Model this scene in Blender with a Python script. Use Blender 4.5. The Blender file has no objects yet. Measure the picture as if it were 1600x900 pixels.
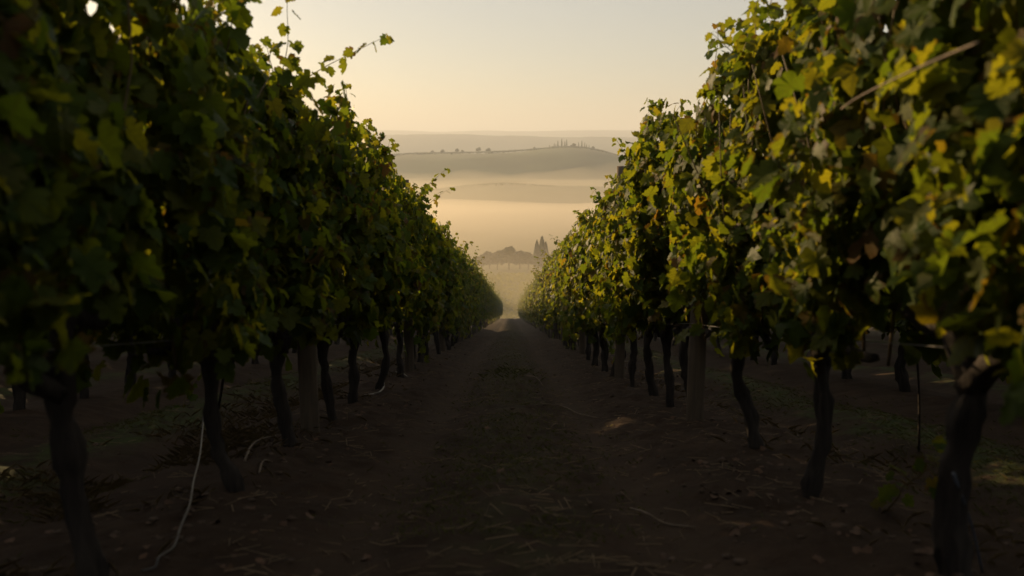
import bpy, math, random
import numpy as np
from mathutils import Vector, Matrix

# ------------------------------------------------------------------ camera, sky, sun, exposure
SC = bpy.context.scene
COL = SC.collection
PI = math.pi
R = math.radians
SUN_EL, SUN_AZ = 12.5, 42.0          # degrees above the horizon, degrees to the left of +Y
PITCH = R(9.95)
FPX = 1300.0                         # focal length in pixels of the 1600 px wide photograph

cd = bpy.data.cameras.new("camera")
cam = bpy.data.objects.new("camera", cd)
COL.objects.link(cam)
cam.location = (0, 0, 0)
cam.rotation_euler = (R(90) - PITCH, 0, R(-0.13))
cd.sensor_width = 36.0
cd.lens = FPX / 1600 * 36
cd.clip_start, cd.clip_end = 0.05, 30000
cd.dof.use_dof = True
cd.dof.focus_distance = 13.0
cd.dof.aperture_fstop = 1.9
SC.camera = cam

W = bpy.data.worlds.new("World")
SC.world = W
W.use_nodes = True
nt = W.node_tree
bg = nt.nodes["Background"]
sky = nt.nodes.new("ShaderNodeTexSky")
sky.sky_type = 'NISHITA'
sky.sun_disc = False
sky.sun_elevation = R(SUN_EL)
sky.sun_rotation = R(-SUN_AZ)
sky.air_density = 1.0
sky.dust_density = 1.0
sky.ozone_density = 1.0
veil = nt.nodes.new("ShaderNodeMix")          # an even milky veil over the whole sky
veil.data_type = 'RGBA'
veil.inputs[0].default_value = 0.52
veil.inputs[7].default_value = (5.7, 5.2, 4.45, 1)
nt.links.new(sky.outputs[0], veil.inputs[6])
nt.links.new(veil.outputs[2], bg.inputs[0])
bg.inputs[1].default_value = 0.074

sl = bpy.data.lights.new("sun", 'SUN')
sl.energy = 5.0
sl.angle = R(0.55)
sl.color = (1.0, 0.68, 0.34)
sun = bpy.data.objects.new("sun", sl)
COL.objects.link(sun)
to_sun = Vector((-math.sin(R(SUN_AZ)) * math.cos(R(SUN_EL)), math.cos(R(SUN_AZ)) * math.cos(R(SUN_EL)), math.sin(R(SUN_EL))))
sun.rotation_euler = to_sun.to_track_quat('Z', 'Y').to_euler()
sun.location = to_sun * 60

SC.view_settings.view_transform = 'Standard'
SC.view_settings.look = 'None'
SC.view_settings.exposure = 0.60
SC.view_settings.gamma = 1.0
SC.render.filter_size = 1.8 if hasattr(SC.render, 'filter_size') else 1.5
cy = SC.cycles
cy.use_denoising = True
cy.max_bounces = 8
cy.diffuse_bounces = 4
cy.glossy_bounces = 2
cy.transmission_bounces = 6
cy.transparent_max_bounces = 4
cy.volume_bounces = 0

HAZE_DENSITY = 0.00018
MIST_DENSITY = 0.0026

# ------------------------------------------------------------------ helpers
rng = np.random.default_rng(7)
random.seed(7)


def hash3(i, j, k, s):
    h = (i * 374761393 + j * 668265263 + k * 2147483647 + s * 1274126177) & 0xFFFFFFFF
    h = ((h ^ (h >> 13)) * 1274126177) & 0xFFFFFFFF
    return ((h ^ (h >> 16)) & 0xFFFFFF) / float(0xFFFFFF)


def vnoise(x, y, z=0.0, s=0):
    x, y, z = np.broadcast_arrays(np.asarray(x, float), np.asarray(y, float), np.asarray(z, float))
    xi, yi, zi = np.floor(x).astype(np.int64), np.floor(y).astype(np.int64), np.floor(z).astype(np.int64)
    fx, fy, fz = x - xi, y - yi, z - zi
    fx, fy, fz = fx * fx * (3 - 2 * fx), fy * fy * (3 - 2 * fy), fz * fz * (3 - 2 * fz)
    r = 0
    for dx in (0, 1):
        for dy in (0, 1):
            for dz in (0, 1):
                w = (fx if dx else 1 - fx) * (fy if dy else 1 - fy) * (fz if dz else 1 - fz)
                r = r + w * hash3(xi + dx, yi + dy, zi + dz, s)
    return r * 2 - 1


def fbm(x, y, z=0.0, s=0, o=4):
    r, a, f = 0, 1.0, 1.0
    for k in range(o):
        r = r + a * vnoise(np.asarray(x) * f, np.asarray(y) * f, np.asarray(z) * f, s + k)
        a *= 0.5
        f *= 2.03
    return r


def sstep(a, b, t):
    t = np.clip((np.asarray(t, float) - a) / (b - a), 0, 1)
    return t * t * (3 - 2 * t)


def mesh(name, V, F, mat=None, smooth=False):
    me = bpy.data.meshes.new(name)
    V = np.asarray(V, np.float32)
    if isinstance(F, np.ndarray):
        n, k = F.shape
        me.vertices.add(len(V))
        me.vertices.foreach_set("co", V.ravel())
        me.loops.add(n * k)
        me.loops.foreach_set("vertex_index", F.astype(np.int32).ravel())
        me.polygons.add(n)
        me.polygons.foreach_set("loop_start", np.arange(0, n * k, k, dtype=np.int32))
        me.polygons.foreach_set("loop_total", np.full(n, k, np.int32))
        me.update(calc_edges=True)
        me.validate()
    else:
        me.from_pydata([tuple(map(float, v)) for v in V], [], F)
        me.update()
    if smooth:
        me.polygons.foreach_set("use_smooth", np.ones(len(me.polygons), bool))
    if mat:
        me.materials.append(mat)
    return me


def obj(name, me, parent=None, loc=None, **props):
    o = bpy.data.objects.new(name, me)
    COL.objects.link(o)
    if parent is not None:
        o.parent = parent
    if loc is not None:
        o.location = loc
    for k, v in props.items():
        o[k] = v
    return o


def thing(name, label, cat, loc=(0, 0, 0), rotz=0.0, group=None):
    o = bpy.data.objects.new(name, None)
    COL.objects.link(o)
    o.empty_display_size = 0.1
    o.location = loc
    o.rotation_euler = (0, 0, rotz)
    o['label'] = label
    o['category'] = cat
    if group:
        o['group'] = group
    return o


def tube(path, radii, sides=8, rough=0.0, seed=0, freq=9.0, cap=True):
    """a tube along a polyline; the bark ridges run along it"""
    P = np.asarray(path, float)
    n = len(P)
    T = np.gradient(P, axis=0)
    T /= np.linalg.norm(T, axis=1)[:, None] + 1e-9
    ref = np.array([1.0, 0, 0]) if abs(T[:, 2]).mean() > 0.5 else np.array([0, 0, 1.0])
    A = ref - (T @ ref)[:, None] * T
    A /= np.linalg.norm(A, axis=1)[:, None] + 1e-9
    B = np.cross(T, A)
    rad = np.broadcast_to(np.asarray(radii, float), (n,))
    V = []
    for i in range(n):
        th = np.arange(sides) * 2 * PI / sides
        r = np.full(sides, rad[i])
        if rough:
            r = r * (1 + rough * vnoise(np.cos(th) * 2.2 + seed, np.sin(th) * 2.2, i * 0.22, seed)
                     + 0.5 * rough * vnoise(np.cos(th) * 4.5, np.sin(th) * 4.5 + seed, i * freq * 0.06, seed + 3))
        V.append(P[i] + np.cos(th)[:, None] * A[i] * r[:, None] + np.sin(th)[:, None] * B[i] * r[:, None])
    V = np.concatenate(V)
    F = []
    for i in range(n - 1):
        for j in range(sides):
            a, b = i * sides + j, i * sides + (j + 1) % sides
            F.append((a, b, b + sides, a + sides))
    if cap:
        F.append(tuple(range(sides))[::-1])
        F.append(tuple(range((n - 1) * sides, n * sides)))
    return V, F


class MB:
    """collects vertices and faces into one mesh"""
    def __init__(s):
        s.V, s.F, s.n = [], [], 0

    def add(s, V, F):
        s.V.append(np.asarray(V, float))
        s.F += [tuple(int(i) + s.n for i in f) for f in F]
        s.n += len(V)

    def build(s, name, mat, smooth=True):
        return mesh(name, np.concatenate(s.V), s.F, mat, smooth)


def frames(nrm, tip):
    """rotation matrices with Z along nrm and Y as near to tip as can be"""
    z = nrm / np.linalg.norm(nrm, axis=1)[:, None]
    y = tip - (tip * z).sum(1)[:, None] * z
    y /= np.linalg.norm(y, axis=1)[:, None] + 1e-9
    x = np.cross(y, z)
    return np.stack([x, y, z], 2)


def spline(pts, n):
    """Catmull-Rom through points"""
    P = np.asarray(pts, float)
    P = np.vstack([2 * P[0] - P[1], P, 2 * P[-1] - P[-2]])
    out = []
    m = len(P) - 3
    for t in np.linspace(0, m - 1e-6, n):
        i = int(t)
        u = t - i
        a, b, c, d = P[i:i + 4]
        out.append(0.5 * ((2 * b) + (-a + c) * u + (2 * a - 5 * b + 4 * c - d) * u * u + (-a + 3 * b - 3 * c + d) * u ** 3))
    return np.array(out)


def at(px, py, y):
    """the world point seen at a pixel of the photograph, at a forward distance y"""
    z = y * math.tan(-PITCH - math.atan((py - 450) / FPX))
    depth = y * math.cos(PITCH) - z * math.sin(PITCH)
    return ((px - 797) / FPX * depth, y, z)


# ------------------------------------------------------------------ the lie of the land
EYE = 0.95
SLOPE = 0.2057
_ys = np.concatenate([np.arange(-200, 400, 0.5), np.arange(400, 18100, 20.0)])
_s = SLOPE + (0.275 - SLOPE) * sstep(118, 150, _ys)
_s = _s + (0.055 - _s) * sstep(172, 255, _ys)
_s = _s * (1 - sstep(700, 1100, _ys))
_z = np.concatenate([[0], np.cumsum((_s[1:] + _s[:-1]) / 2 * np.diff(_ys))])
_z = _z - np.interp(0, _ys, _z) + EYE


def base_z(y):
    return -np.interp(y, _ys, _z)


ROWX = 1.5
ROW_GAP = 3.0


def ground_z(x, y, detail=True):
    x, y = np.broadcast_arrays(np.asarray(x, float), np.asarray(y, float))
    z = base_z(y)
    near = 1 - sstep(100, 140, y)
    # a low berm under each row of vines, wheel ruts between them, a raised grassy middle
    u = np.abs(((x + ROWX) % ROW_GAP) - 0)
    u = np.minimum(u, ROW_GAP - u)                        # distance to the nearest row
    prof = 0.04 * np.exp(-(u / 0.35) ** 2) - 0.075 * np.exp(-((u - 0.85) / 0.22) ** 2) + 0.03 * np.exp(-((u - 1.5) / 0.3) ** 2)
    z = z + prof * near
    z = z + 0.05 * fbm(x * 0.5, y * 0.35, s=11, o=2) * near
    if detail:
        d = 1 - sstep(25, 60, y)
        z = z + d * (1 - 0.6 * np.exp(-((u - 0.85) / 0.25) ** 2)) * (0.028 * fbm(x * 2.7, y * 2.2, s=3, o=3) + 0.016 * fbm(x * 9, y * 8, s=5, o=2) + 0.006 * fbm(x * 27, y * 25, s=9, o=1))
    far = sstep(200, 400, y)
    z = z + far * 2.0 * fbm(x * 0.006, y * 0.004, s=21, o=3)
    return z


def on_ground(px, py, lift=0.0):
    """point of the near ground seen at a pixel"""
    y = 1235.0 / (py - 488)
    for _ in range(25):
        x, _y, zr = at(px, py, y)
        zg = float(ground_z(x, y, True))
        # move along the ray until it meets the ground
        y = y * (zg / zr) ** 0.8 if zr < 0 and zg < 0 else y
    return np.array([x, y, float(ground_z(x, y, True)) + lift])


# ------------------------------------------------------------------ materials
def new_mat(name):
    m = bpy.data.materials.new(name)
    m.use_nodes = True
    n = m.node_tree
    p = n.nodes["Principled BSDF"]
    return m, n, p


def nd(n, kind, **kw):
    x = n.nodes.new(kind)
    for k, v in kw.items():
        setattr(x, k, v)
    return x


def ramp(n, fac, stops):
    r = nd(n, "ShaderNodeValToRGB")
    els = r.color_ramp.elements
    while len(els) < len(stops):
        els.new(0.5)
    for e, (p, c) in zip(els, stops):
        e.position = p
        e.color = (*c, 1)
    n.links.new(fac, r.inputs[0])
    return r.outputs[0]


def noise(n, scale, detail=4, vec=None, rough=0.6):
    t = nd(n, "ShaderNodeTexNoise")
    t.inputs["Scale"].default_value = scale
    t.inputs["Detail"].default_value = detail
    t.inputs["Roughness"].default_value = rough
    if vec is not None:
        n.links.new(vec, t.inputs["Vector"])
    return t.outputs["Fac"]


def mixc(n, fac, a, b, mode='MIX'):
    m = nd(n, "ShaderNodeMix", data_type='RGBA', blend_type=mode)
    if isinstance(fac, (int, float)):
        m.inputs[0].default_value = fac
    else:
        n.links.new(fac, m.inputs[0])
    for s, v in ((6, a), (7, b)):
        if isinstance(v, tuple):
            m.inputs[s].default_value = (*v, 1)
        else:
            n.links.new(v, m.inputs[s])
    return m.outputs[2]


def mapr(n, val, a, b, c=0.0, d=1.0):
    m = nd(n, "ShaderNodeMapRange", interpolation_type='SMOOTHSTEP')
    for i, v in enumerate((a, b, c, d)):
        m.inputs[i + 1].default_value = v
    n.links.new(val, m.inputs[0])
    return m.outputs[0]


def mth(n, op, a, b=None):
    m = nd(n, "ShaderNodeMath", operation=op)
    for i, v in enumerate((a, b)):
        if v is None:
            continue
        if isinstance(v, (int, float)):
            m.inputs[i].default_value = v
        else:
            n.links.new(v, m.inputs[i])
    return m.outputs[0]


def leaf_material():
    m, n, p = new_mat("vine_leaf")
    geo = nd(n, "ShaderNodeNewGeometry")
    oi = nd(n, "ShaderNodeObjectInfo")
    rnd = mth(n, 'FRACT', mth(n, 'ADD', geo.outputs["Random Per Island"], mth(n, 'MULTIPLY', oi.outputs["Random"], 7.31)))
    col = ramp(n, rnd, [(0.0, (0.040, 0.078, 0.018)), (0.35, (0.058, 0.098, 0.015)), (0.7, (0.085, 0.116, 0.013)),
                        (0.93, (0.115, 0.125, 0.022)), (0.99, (0.15, 0.100, 0.028)), (1.0, (0.12, 0.060, 0.028))])
    tc = nd(n, "ShaderNodeTexCoord")
    blot = noise(n, 22, 3, tc.outputs["Object"])
    col = mixc(n, mth(n, 'MULTIPLY', mapr(n, blot, 0.45, 0.75), 0.3), col, (0.085, 0.095, 0.02))
    # veins: a midrib and pairs of side veins that run out towards the lobes
    uvn = nd(n, "ShaderNodeUVMap", uv_map="leaf_uv")
    us = nd(n, "ShaderNodeSeparateXYZ")
    n.links.new(uvn.outputs[0], us.inputs[0])
    ax = mth(n, 'ABSOLUTE', us.outputs[0])
    rib = mapr(n, ax, 0.035, 0.012)
    run = mth(n, 'FRACT', mth(n, 'MULTIPLY', mth(n, 'SUBTRACT', us.outputs[1], mth(n, 'MULTIPLY', ax, 0.75)), 4.6))
    side = mapr(n, mth(n, 'ABSOLUTE', mth(n, 'SUBTRACT', run, 0.5)), 0.16, 0.05)
    vein = mth(n, 'MAXIMUM', rib, mth(n, 'MULTIPLY', side, 0.7))
    # brown, dried patches at the rim of some leaves
    rim = mth(n, 'ADD', mth(n, 'MULTIPLY', ax, 1.35), mth(n, 'MULTIPLY', mth(n, 'ABSOLUTE', mth(n, 'SUBTRACT', us.outputs[1], 0.4)), 1.1))
    dry = mth(n, 'MULTIPLY', mapr(n, mth(n, 'ADD', rim, mth(n, 'MULTIPLY', noise(n, 35, 3, tc.outputs["Object"]), 0.5)), 0.88, 1.02), mapr(n, mth(n, 'FRACT', mth(n, 'MULTIPLY', rnd, 13.7)), 0.72, 0.85))
    col = mixc(n, mth(n, 'MULTIPLY', vein, 0.3), col, (0.12, 0.14, 0.035))
    col = mixc(n, mth(n, 'MULTIPLY', dry, 0.8), col, (0.11, 0.062, 0.026))
    n.links.new(col, p.inputs["Base Color"])
    p.inputs["Roughness"].default_value = 0.46
    p.inputs["Specular IOR Level"].default_value = 0.11
    tr = nd(n, "ShaderNodeBsdfTranslucent")
    tcol = ramp(n, rnd, [(0.0, (0.11, 0.165, 0.008)), (0.6, (0.225, 0.250, 0.010)), (0.97, (0.32, 0.285, 0.010)), (1.0, (0.26, 0.13, 0.012))])
    tcol = mixc(n, mth(n, 'MULTIPLY', vein, 0.5), tcol, (0.10, 0.095, 0.01))
    tcol = mixc(n, mth(n, 'MULTIPLY', dry, 0.8), tcol, (0.13, 0.055, 0.01))
    n.links.new(tcol, tr.inputs["Color"])
    bump = nd(n, "ShaderNodeBump")
    bump.inputs["Strength"].default_value = 0.35
    bump.inputs["Distance"].default_value = 0.004
    n.links.new(noise(n, 60, 3, tc.outputs["Object"]), bump.inputs["Height"])
    n.links.new(bump.outputs[0], p.inputs["Normal"])
    ms = nd(n, "ShaderNodeMixShader")
    ms.inputs[0].default_value = 0.60
    n.links.new(p.outputs[0], ms.inputs[1])
    n.links.new(tr.outputs[0], ms.inputs[2])
    n.links.new(ms.outputs[0], n.nodes["Material Output"].inputs["Surface"])
    return m


def wood_material(name, dark, light, sx=30, sz=3, bump_d=0.012, rough=0.9):
    m, n, p = new_mat(name)
    tc = nd(n, "ShaderNodeTexCoord")
    mp = nd(n, "ShaderNodeMapping")
    mp.inputs["Scale"].default_value = (sx, sx, sz)
    n.links.new(tc.outputs["Object"], mp.inputs["Vector"])
    f = noise(n, 1.0, 6, mp.outputs[0], 0.65)
    f2 = noise(n, 5.0, 3, tc.outputs["Object"])
    n.links.new(mixc(n, mapr(n, f2, 0.4, 0.7, 0, 0.5), ramp(n, f, [(0.3, dark), (0.7, light)]), light), p.inputs["Base Color"])
    p.inputs["Roughness"].default_value = rough
    b = nd(n, "ShaderNodeBump")
    b.inputs["Strength"].default_value = 0.9
    b.inputs["Distance"].default_value = bump_d
    n.links.new(f, b.inputs["Height"])
    n.links.new(b.outputs[0], p.inputs["Normal"])
    return m


def plain(name, col, var=0.3, scale=8, rough=0.85):
    m, n, p = new_mat(name)
    tc = nd(n, "ShaderNodeTexCoord")
    f = noise(n, scale, 4, tc.outputs["Object"])
    n.links.new(ramp(n, f, [(0.3, tuple(c * (1 - var) for c in col)), (0.7, tuple(c * (1 + var) for c in col))]), p.inputs["Base Color"])
    p.inputs["Roughness"].default_value = rough
    return m


def soil_material():
    m, n, p = new_mat("vineyard_ground")
    tc = nd(n, "ShaderNodeTexCoord")
    P = tc.outputs["Object"]
    sp = nd(n, "ShaderNodeSeparateXYZ")
    n.links.new(P, sp.inputs[0])
    X, Y = sp.outputs[0], sp.outputs[1]
    soil = ramp(n, noise(n, 2.6, 8, P, 0.7), [(0.25, (0.023, 0.0145, 0.0095)), (0.5, (0.038, 0.024, 0.0155)), (0.75, (0.066, 0.042, 0.027))])
    grit = noise(n, 38, 5, P, 0.75)
    soil = mixc(n, mapr(n, grit, 0.55, 0.8, 0, 0.6), soil, (0.12, 0.088, 0.058))
    soil = mixc(n, mapr(n, noise(n, 90, 3, P), 0.6, 0.72, 0, 0.5), soil, (0.030, 0.020, 0.014))
    # the packed wheel tracks are paler and finer
    ut = mth(n, 'ABSOLUTE', mth(n, 'SUBTRACT', mth(n, 'ABSOLUTE', mth(n, 'ADD', X, mth(n, 'MULTIPLY', mth(n, 'SUBTRACT', noise(n, 0.6, 2, P), 0.5), 0.3))), 0.66))
    soil = mixc(n, mth(n, 'MULTIPLY', mapr(n, ut, 0.26, 0.08), 0.32), soil, (0.075, 0.052, 0.035))
    # grass in the middle of every alley (the wheel tracks either side stay bare)
    u = mth(n, 'ABSOLUTE', mth(n, 'SUBTRACT', mth(n, 'FRACT', mth(n, 'ADD', mth(n, 'DIVIDE', X, ROW_GAP), 0.5)), 0.5))   # 0 mid alley .. 0.5 at a row
    wob = mth(n, 'ADD', u, mth(n, 'MULTIPLY', mth(n, 'SUBTRACT', noise(n, 1.1, 5, P, 0.7), 0.5), 0.42))
    gmask = mth(n, 'MULTIPLY', mapr(n, wob, 0.17, 0.02), mapr(n, noise(n, 7, 4, P), 0.36, 0.6))
    sides = mapr(n, mth(n, 'ABSOLUTE', X), 1.9, 2.6, 0.28, 1.0)
    grass = ramp(n, noise(n, 14, 5, P, 0.7), [(0.3, (0.022, 0.034, 0.010)), (0.6, (0.050, 0.062, 0.020)), (0.8, (0.10, 0.088, 0.038))])
    near = mixc(n, mth(n, 'MULTIPLY', gmask, sides), soil, grass)
    # the valley floor: fields of vines, stubble and pasture
    mp = nd(n, "ShaderNodeMapping")
    mp.inputs["Scale"].default_value = (0.008, 0.012, 0)
    n.links.new(P, mp.inputs[0])
    field = ramp(n, noise(n, 1.0, 5, mp.outputs[0], 0.55), [(0.3, (0.060, 0.070, 0.022)), (0.5, (0.095, 0.095, 0.032)), (0.62, (0.07, 0.08, 0.025)), (0.75, (0.14, 0.115, 0.05))])
    field = mixc(n, mapr(n, noise(n, 0.35, 5, P, 0.7), 0.4, 0.65, 0, 0.5), field, (0.045, 0.060, 0.018))
    n.links.new(mixc(n, mapr(n, Y, 120, 190), near, field), p.inputs["Base Color"])
    p.inputs["Roughness"].default_value = 0.95
    p.inputs["Specular IOR Level"].default_value = 0.15
    b = nd(n, "ShaderNodeBump")
    b.inputs["Strength"].default_value = 0.7
    b.inputs["Distance"].default_value = 0.02
    n.links.new(mth(n, 'ADD', grit, mth(n, 'MULTIPLY', noise(n, 12, 6, P, 0.7), 1.5)), b.inputs["Height"])
    n.links.new(b.outputs[0], p.inputs["Normal"])
    return m


M_LEAF = leaf_material()
M_BARK = wood_material("vine_bark", (0.012, 0.009, 0.0075), (0.046, 0.035, 0.028), 42, 5)
M_POST = wood_material("weathered_post", (0.060, 0.045, 0.031), (0.14, 0.104, 0.072), 26, 1.6, 0.006)
M_CANE = plain("green_brown_cane", (0.11, 0.075, 0.028), 0.3, 20, 0.6)
M_DRYCANE = plain("dry_cane", (0.16, 0.12, 0.085), 0.35, 14, 0.8)
M_WIRE = plain("galvanised_wire", (0.20, 0.19, 0.18), 0.2, 40, 0.45)
M_DIRTYHOSE = plain("dirty_hose", (0.050, 0.048, 0.048), 0.5, 18, 0.4)
M_TUBE = plain("dark_tube", (0.075, 0.085, 0.11), 0.2, 30, 0.45)
M_HOSE = plain("pale_hose", (0.30, 0.28, 0.25), 0.15, 30, 0.5)
M_SOIL = soil_material()
M_STRAW = plain("dry_straw", (0.17, 0.12, 0.07), 0.5, 3, 0.8)
M_CLOD = plain("soil_clod", (0.075, 0.050, 0.034), 0.45, 14, 0.95)
M_FARTREE = plain("far_tree_leaf", (0.060, 0.070, 0.026), 0.4, 0.4, 0.8)
M_CYPRESS = plain("cypress_leaf", (0.032, 0.046, 0.018), 0.4, 0.4, 0.8)
M_FARTRUNK = plain("far_tree_bark", (0.08, 0.06, 0.045), 0.3, 2, 0.9)
M_HILL = plain("wooded_hill", (0.070, 0.080, 0.030), 0.35, 0.006, 0.95)
M_FARHILL = plain("far_hill", (0.08, 0.085, 0.04), 0.3, 0.002, 0.95)


def backlit(name, col, tcol, fac, var=0.4, scale=0.4):
    m = plain(name, col, var, scale, 0.8)
    n = m.node_tree
    tr = nd(n, "ShaderNodeBsdfTranslucent")
    tr.inputs["Color"].default_value = (*tcol, 1)
    ms = nd(n, "ShaderNodeMixShader")
    ms.inputs[0].default_value = fac
    n.links.new(n.nodes["Principled BSDF"].outputs[0], ms.inputs[1])
    n.links.new(tr.outputs[0], ms.inputs[2])
    n.links.new(ms.outputs[0], n.nodes["Material Output"].inputs["Surface"])
    return m


M_GRASS = backlit("grass_blade", (0.085, 0.095, 0.034), (0.16, 0.16, 0.04), 0.5, 0.5, 3)
M_DRYGRASS = backlit("dry_grass_blade", (0.17, 0.13, 0.065), (0.22, 0.16, 0.06), 0.45, 0.5, 3)
M_VALLEYVINE = backlit("distant_vine_leaf", (0.095, 0.110, 0.026), (0.24, 0.22, 0.02), 0.5, 0.4, 0.5)


def volume_material(name, density, color, g):
    m = bpy.data.materials.new(name)
    m.use_nodes = True
    n = m.node_tree
    n.nodes.remove(n.nodes["Principled BSDF"])
    v = n.nodes.new("ShaderNodeVolumePrincipled")
    v.inputs["Density"].default_value = density
    v.inputs["Color"].default_value = (*color, 1)
    v.inputs["Anisotropy"].default_value = g
    n.links.new(v.outputs[0], n.nodes["Material Output"].inputs["Volume"])
    return m


# ------------------------------------------------------------------ ground sheet
def build_ground():
    def axis(lo, hi, step, far_lo, far_hi, growth):
        a = list(np.arange(lo, hi + step / 2, step))
        s, v = step, a[-1]
        while v < far_hi:
            s *= growth
            v += s
            a.append(v)
        s, v, b = step, a[0], []
        while v > far_lo:
            s *= growth
            v -= s
            b.append(v)
        return np.array(b[::-1] + a)
    xs = axis(-2.6, 2.6, 0.028, -20000, 20000, 1.11)
    ys = axis(1.6, 9.0, 0.032, -180, 17500, 1.022)
    X, Y = np.meshgrid(xs, ys)
    Z = ground_z(X, Y)
    nx, ny = len(xs), len(ys)
    V = np.stack([X, Y, Z], -1).reshape(-1, 3)
    i, j = np.meshgrid(np.arange(nx - 1), np.arange(ny - 1))
    a = (j * nx + i).ravel()
    F = np.stack([a, a + 1, a + 1 + nx, a + nx], 1)
    obj("ground", mesh("ground", V, F, M_SOIL, True), kind="structure")


build_ground()


# ------------------------------------------------------------------ hills
def hill(name, prof, D, width, base, mat, rough, seed, n=260, m=40):
    """prof: skyline as seen in the photograph (px, py); the hill has a real back and front slope about D"""
    px = np.array([p[0] for p in prof], float)
    pts = np.array([at(p[0], p[1], D) for p in prof])
    lo, hi = at(520, 240, D)[0], at(1120, 240, D)[0]
    xs = np.concatenate([np.linspace(pts[0, 0], lo, 60)[:-1], np.linspace(lo, hi, 220), np.linspace(hi, pts[-1, 0], 60)[1:]])
    n = len(xs)
    top = np.interp(xs, pts[:, 0], pts[:, 2])
    k = np.ones(9) / 9
    top = np.convolve(np.pad(top, 4, mode='edge'), k, 'valid')
    t = np.linspace(-1, 1, m)
    X, T = np.meshgrid(xs, t)
    bend = 0.18 * width * np.sin(X / (width * 2.3) + seed)
    Y = D + T * width + bend * (1 - T * T) * 0
    prof_t = np.cos(T * PI / 2) ** 1.3
    Z = base + (top[None, :] - base) * prof_t
    Z = Z + rough * fbm(X / width * 3.0, Y / width * 3.0, s=seed, o=4) * (np.abs(T) > 0.02) * prof_t
    V = np.stack([X, Y, Z], -1).reshape(-1, 3)
    i, j = np.meshgrid(np.arange(n - 1), np.arange(m - 1))
    a = (j * n + i).ravel()
    F = np.stack([a, a + 1, a + 1 + n, a + n], 1)
    obj(name, mesh(name, V, F, mat, True), kind="structure")
    return lambda x: float(np.interp(x, xs, top))


RIDGE = [(-2600, 268), (-900, 262), (100, 258), (400, 252), (560, 247), (640, 239.5), (700, 238.5), (760, 237.5), (800, 236), (845, 232), (880, 230),
         (905, 230), (930, 234), (960, 241), (990, 250), (1040, 262), (1200, 268), (2600, 262), (4200, 262)]
MIDHILL = [(-1500, 330), (200, 318), (560, 310), (660, 300), (700, 293), (740, 288), (790, 285.5), (830, 288), (880, 292), (930, 292), (1000, 296), (1200, 318), (3000, 330)]
D_RIDGE, D_MID = 2500.0, 1350.0
ridge_top = hill("ridge_hill", RIDGE, D_RIDGE, 620, -100, M_HILL, 5, 31)
mid_top = hill("middle_hill", MIDHILL, D_MID, 300, -100, M_HILL, 3, 35)
hill("far_hill", [(-4000, 224), (200, 214), (560, 213), (620, 211), (700, 210), (760, 212), (840, 212.5), (900, 214), (1000, 214), (1400, 220), (5600, 226)], 6200, 1000, -110, M_FARHILL, 8, 41)
hill("far_hill", [(-4000, 215), (300, 208), (560, 204), (640, 204), (700, 206), (760, 204), (820, 205), (900, 203), (1000, 203.5), (1100, 205), (1600, 212), (5600, 216)], 10500, 1500, -110, M_FARHILL, 8, 47)


# ------------------------------------------------------------------ distant trees
def blob_crown(seed, lobes, n_leaf, leaf, mat, name):
    """leaf clumps scattered through the volume of a few lobes (cx, cz, rx, rz)"""
    g = np.random.default_rng(seed)
    V, F = [], []
    wts = np.array([l[2] * l[2] * l[3] for l in lobes])
    wts = wts / wts.sum()
    for k in range(n_leaf):
        cx, cyy, cz, rx, rz = lobes[g.choice(len(lobes), p=wts)] if len(lobes[0]) == 5 else (0, 0, 0, 1, 1)
        d = g.normal(size=3)
        d /= np.linalg.norm(d)
        r = g.uniform(0.55, 1.05) ** 0.6
        c = np.array([cx + d[0] * rx * r, cyy + d[1] * rx * r, cz + d[2] * rz * r])
        nrm = d + g.normal(size=3) * 0.5
        nrm /= np.linalg.norm(nrm)
        a = np.cross(nrm, g.normal(size=3))
        a /= np.linalg.norm(a)
        b = np.cross(nrm, a)
        s = leaf * g.uniform(0.6, 1.3)
        o = len(V)
        for an in np.arange(5) * 2 * PI / 5:
            V.append(c + (a * math.cos(an) + b * math.sin(an)) * s * g.uniform(0.6, 1.1) + nrm * g.normal() * s * 0.2)
        F.append((o, o + 1, o + 2, o + 3, o + 4))
    return mesh(name, V, F, mat)


def cypress_crown(seed, h, r, n):
    g = np.random.default_rng(seed)
    V, F = [], []
    for k in range(n):
        t = g.uniform(0, 1) ** 0.9
        rad = r * (math.sin(min(1, t * 3.2) * PI / 2)) * (1 - t) ** 0.55 * g.uniform(0.6, 1.1) + 0.03 * h * 0.2
        an = g.uniform(0, 2 * PI)
        c = np.array([math.cos(an) * rad, math.sin(an) * rad, h * (0.06 + 0.93 * t)])
        out = np.array([math.cos(an), math.sin(an), 0])
        side = np.array([-math.sin(an), math.cos(an), 0])
        s = r * g.uniform(0.25, 0.5)
        o = len(V)
        V += [c - side * s * 0.6, c + out * s * 0.4 - np.array([0, 0, s * 0.5]), c + side * s * 0.6, c + np.array([0, 0, s * 2.0]) - out * 0.1 * s]
        F.append((o, o + 1, o + 2, o + 3))
    return mesh("crown", V, F, M_CYPRESS)


def tree(name, label, cat, loc, crown_me, trunk_me, scale=(1, 1, 1), rot=0.0, group=None):
    t = thing(name, label, cat, loc, rot, group)
    t.scale = scale
    obj("crown", crown_me, t)
    obj("trunk", trunk_me, t)
    return t


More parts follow.
